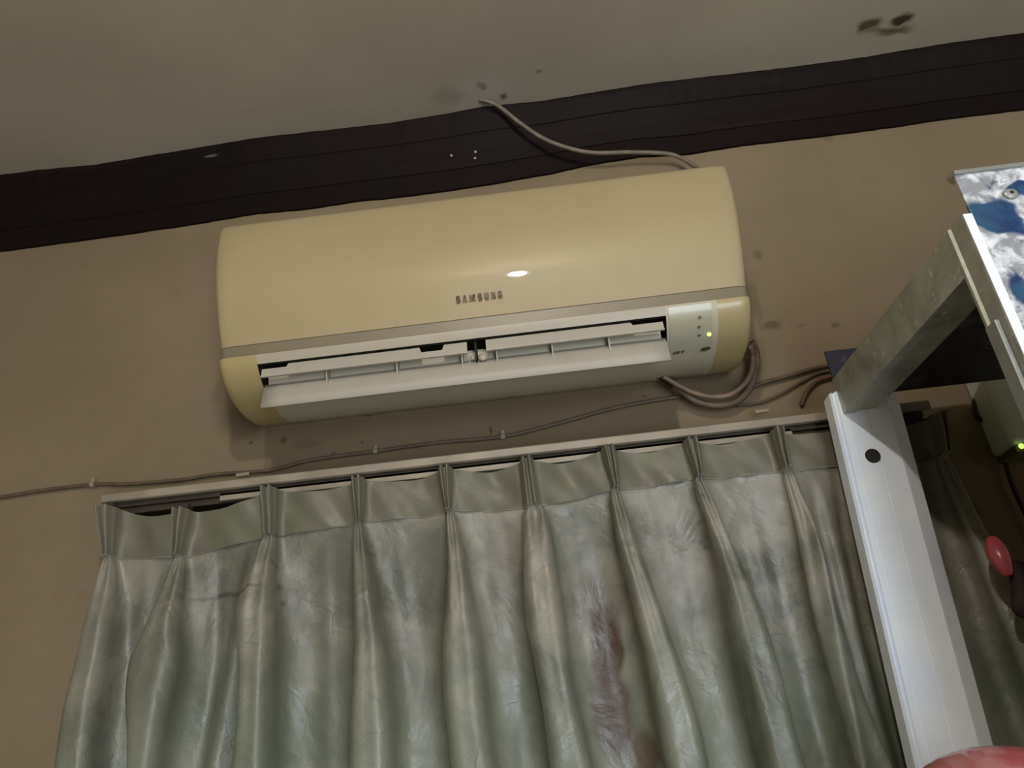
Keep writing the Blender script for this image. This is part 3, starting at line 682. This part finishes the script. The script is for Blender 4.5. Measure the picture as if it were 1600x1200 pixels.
# rear blue panel above the rear post, shade painted as navy; top board
b_ = at(1287, 552, y=ry_+.008); bm = bmesh.new(); box(bm, (b_.x, ry_+.002, zt-.012), (1.15, ry_+.006, b_.z)); tag(obj('rear_panel', bm, M_NAVY, cb), 'rear blue sheet with its shade painted as dark navy')
bm = bmesh.new(); box(bm, (rx_+ww*.6, fy_+.031, zt-.030), (1.15, ry_-.0005, zt-.004)); tag(obj('top_board', bm, M_UNDER, cb), 'dark mottled underside of cabinet top')
bm = bmesh.new(); box(bm, (1.125, fy_, .04), (1.15, fy_+.03, zt-.005)); obj('front_post', bm, M_ALU, cb)
bm = bmesh.new(); box(bm, (1.125, ry_-.03, .04), (1.15, ry_-.001, zt-.031)); obj('rear_post', bm, M_ALU, cb)
bm = bmesh.new(); box(bm, (.40, fy_+.035, .72), (1.12, ry_-.035, .76)); obj('shelf', bm, M_ALU, cb)
bm = bmesh.new(); box(bm, (.40, fy_+.035, 0.0), (1.12, ry_-.035, .06)); obj('base', bm, M_ALU, cb)

# ------------------------------------------------------------------ things seen through the cabinet frame
# wall box with green light
n = N('pale_green_plastic'); f = n.noise(8, 3); n.base(n.mix(n.rng(f.outputs[0], .3, .7), srgb(200, 208, 190, 1), srgb(184, 192, 172, 1))).rough(.35); M_PGR = n.m
wb = at(1551, 716, y=-.002)
bx = tag(empty('voltage_stabiliser', (wb.x+.12, -.03, wb.z)), 'pale greenish wall box with green light behind the cabinet front post', 'electrical box')
bm = bmesh.new(); box(bm, (wb.x, -.065, wb.z), (wb.x+.24, -.001, wb.z+.16)); obj('housing', bm, M_PGR, bx, bevel=.008, seg=3)
n = N('olive_plastic'); n.base(srgb(112, 108, 78)).rough(.5)
bm = bmesh.new(); box(bm, (wb.x+.006, -.058, wb.z-.012), (wb.x+.234, -.002, wb.z)); tag(obj('base_plate', bm, n.m, bx, bevel=.003), 'olive lower edge')
p = at(1596, 697, y=-.067); bm = bmesh.new(); ellipsoid(bm, p, (.0042, .003, .0042)); tag(obj('led', bm, led.m, bx, smooth=True), 'lit yellow-green indicator light')
lp = [P(1527, 596, -.010), P(1531, 612, -.010)]
lp += [P(1538+15*cos(a), 640+18*sin(a), -.012) for a in [radians(t) for t in (-110, -150, 170, 120, 70, 30)]]
lp = [P(1525, 590, -.012), P(1530, 608, -.012), P(1522, 630, -.012), P(1526, 650, -.012), P(1538, 657, -.012), P(1550, 648, -.013), P(1549, 630, -.014), P(1540, 621, -.014), P(1543, 622, -.016), P(1550, 640, -.016), P(1556, 668, -.014),
      P(1564, 700, -.012), P(1574, 735, -.010), P(1586, 768, -.010), P(1604, 806, -.010), P(1640, 880, -.010)]
M_DC = plain('dark_olive_cable', srgb(40, 34, 20), .6)
cable('looped_cable', lp, .0036, M_DC, 'dark looped cable hanging on the wall between curtain and box', 'cable')
# pink object hanging at the curtain edge, seen blurred
n = N('pink_plastic'); n.base(srgb(196, 92, 96)).rough(.3); n.b.inputs['Subsurface Weight'].default_value = .1; M_PINK = n.m
pk = [P(1549, 842, -.15), P(1556, 858, -.155), P(1565, 878, -.16), P(1576, 900, -.16)]
bm = bmesh.new(); tube(bm, smoothpath(pk, 6), lambda t: .004+.009*sin(pi*(.12+.8*t)), 12); tag(obj('plastic_hanger', bm, M_PINK, smooth=True), 'slim pink plastic piece hanging at the curtain right edge', 'plastic clip')
M_BLK = plain('black_red_cloth', srgb(44, 22, 22), .8)
bm = bmesh.new(); c_ = P(1622, 928, -.155); ellipsoid(bm, c_, (.036, .018, .042), 24, 16)
for v in bm.verts: v.co += Vector((.005*sin(v.co.z*90), 0, .005*sin(v.co.x*110)))
tag(obj('black_bag', bm, M_BLK, smooth=True), 'blackish bag hanging beside the pink piece at frame edge', 'bag')
# glossy pink bag at the lower right
n = N('glossy_pink_film'); f = n.noise(14, 3, dist=.8); n.base(n.mix(n.rng(f.outputs[0], .4, .6), srgb(226, 152, 158), srgb(212, 112, 118))).rough(.14).spec(.7); n.bump(f.outputs[0], .5, .01)
bm = bmesh.new(); p = at(1545, 1225, y=-.34); ellipsoid(bm, (p.x+.03, p.y, p.z-.038), (.125, .09, .068), 40, 24)
for v in bm.verts:
    q = v.co; v.co = q+Vector((.004*sin(q.z*70+q.y*40), .003*sin(q.x*60), .005*sin(q.x*48+q.y*30)))
bagz = p.z-.045
tag(obj('plastic_bag', bm, n.m, smooth=True), 'shiny pink plastic bag stuffed inside the cabinet, at bottom corner', 'plastic bag')

# ------------------------------------------------------------------ the lamp that lights the room (above and behind the viewer)
lt = tag(empty('pendant_bulb', (LAMP.x, LAMP.y, ZC)), 'bare white bulb hanging from the ceiling behind the viewer', 'lamp')
bm = bmesh.new(); tube(bm, [Vector((LAMP.x, LAMP.y, ZC)), Vector((LAMP.x, LAMP.y, LAMP.z+.09))], .003); obj('cord', bm, M_CABLEW, lt)
bm = bmesh.new(); tube(bm, [Vector((LAMP.x, LAMP.y, LAMP.z+.09)), Vector((LAMP.x, LAMP.y, LAMP.z+.04))], .018, 16); obj('socket', bm, M_CLIP, lt)
n = N('bulb_glow'); n.b.inputs['Emission Color'].default_value = (1, .93, .82, 1); n.b.inputs['Emission Strength'].default_value = LAMP_E*1.45; n.base((1, 1, 1, 1))
bm = bmesh.new(); ellipsoid(bm, LAMP, (LAMP_R, LAMP_R, .030), 24, 16); obj('bulb', bm, n.m, lt, smooth=True)
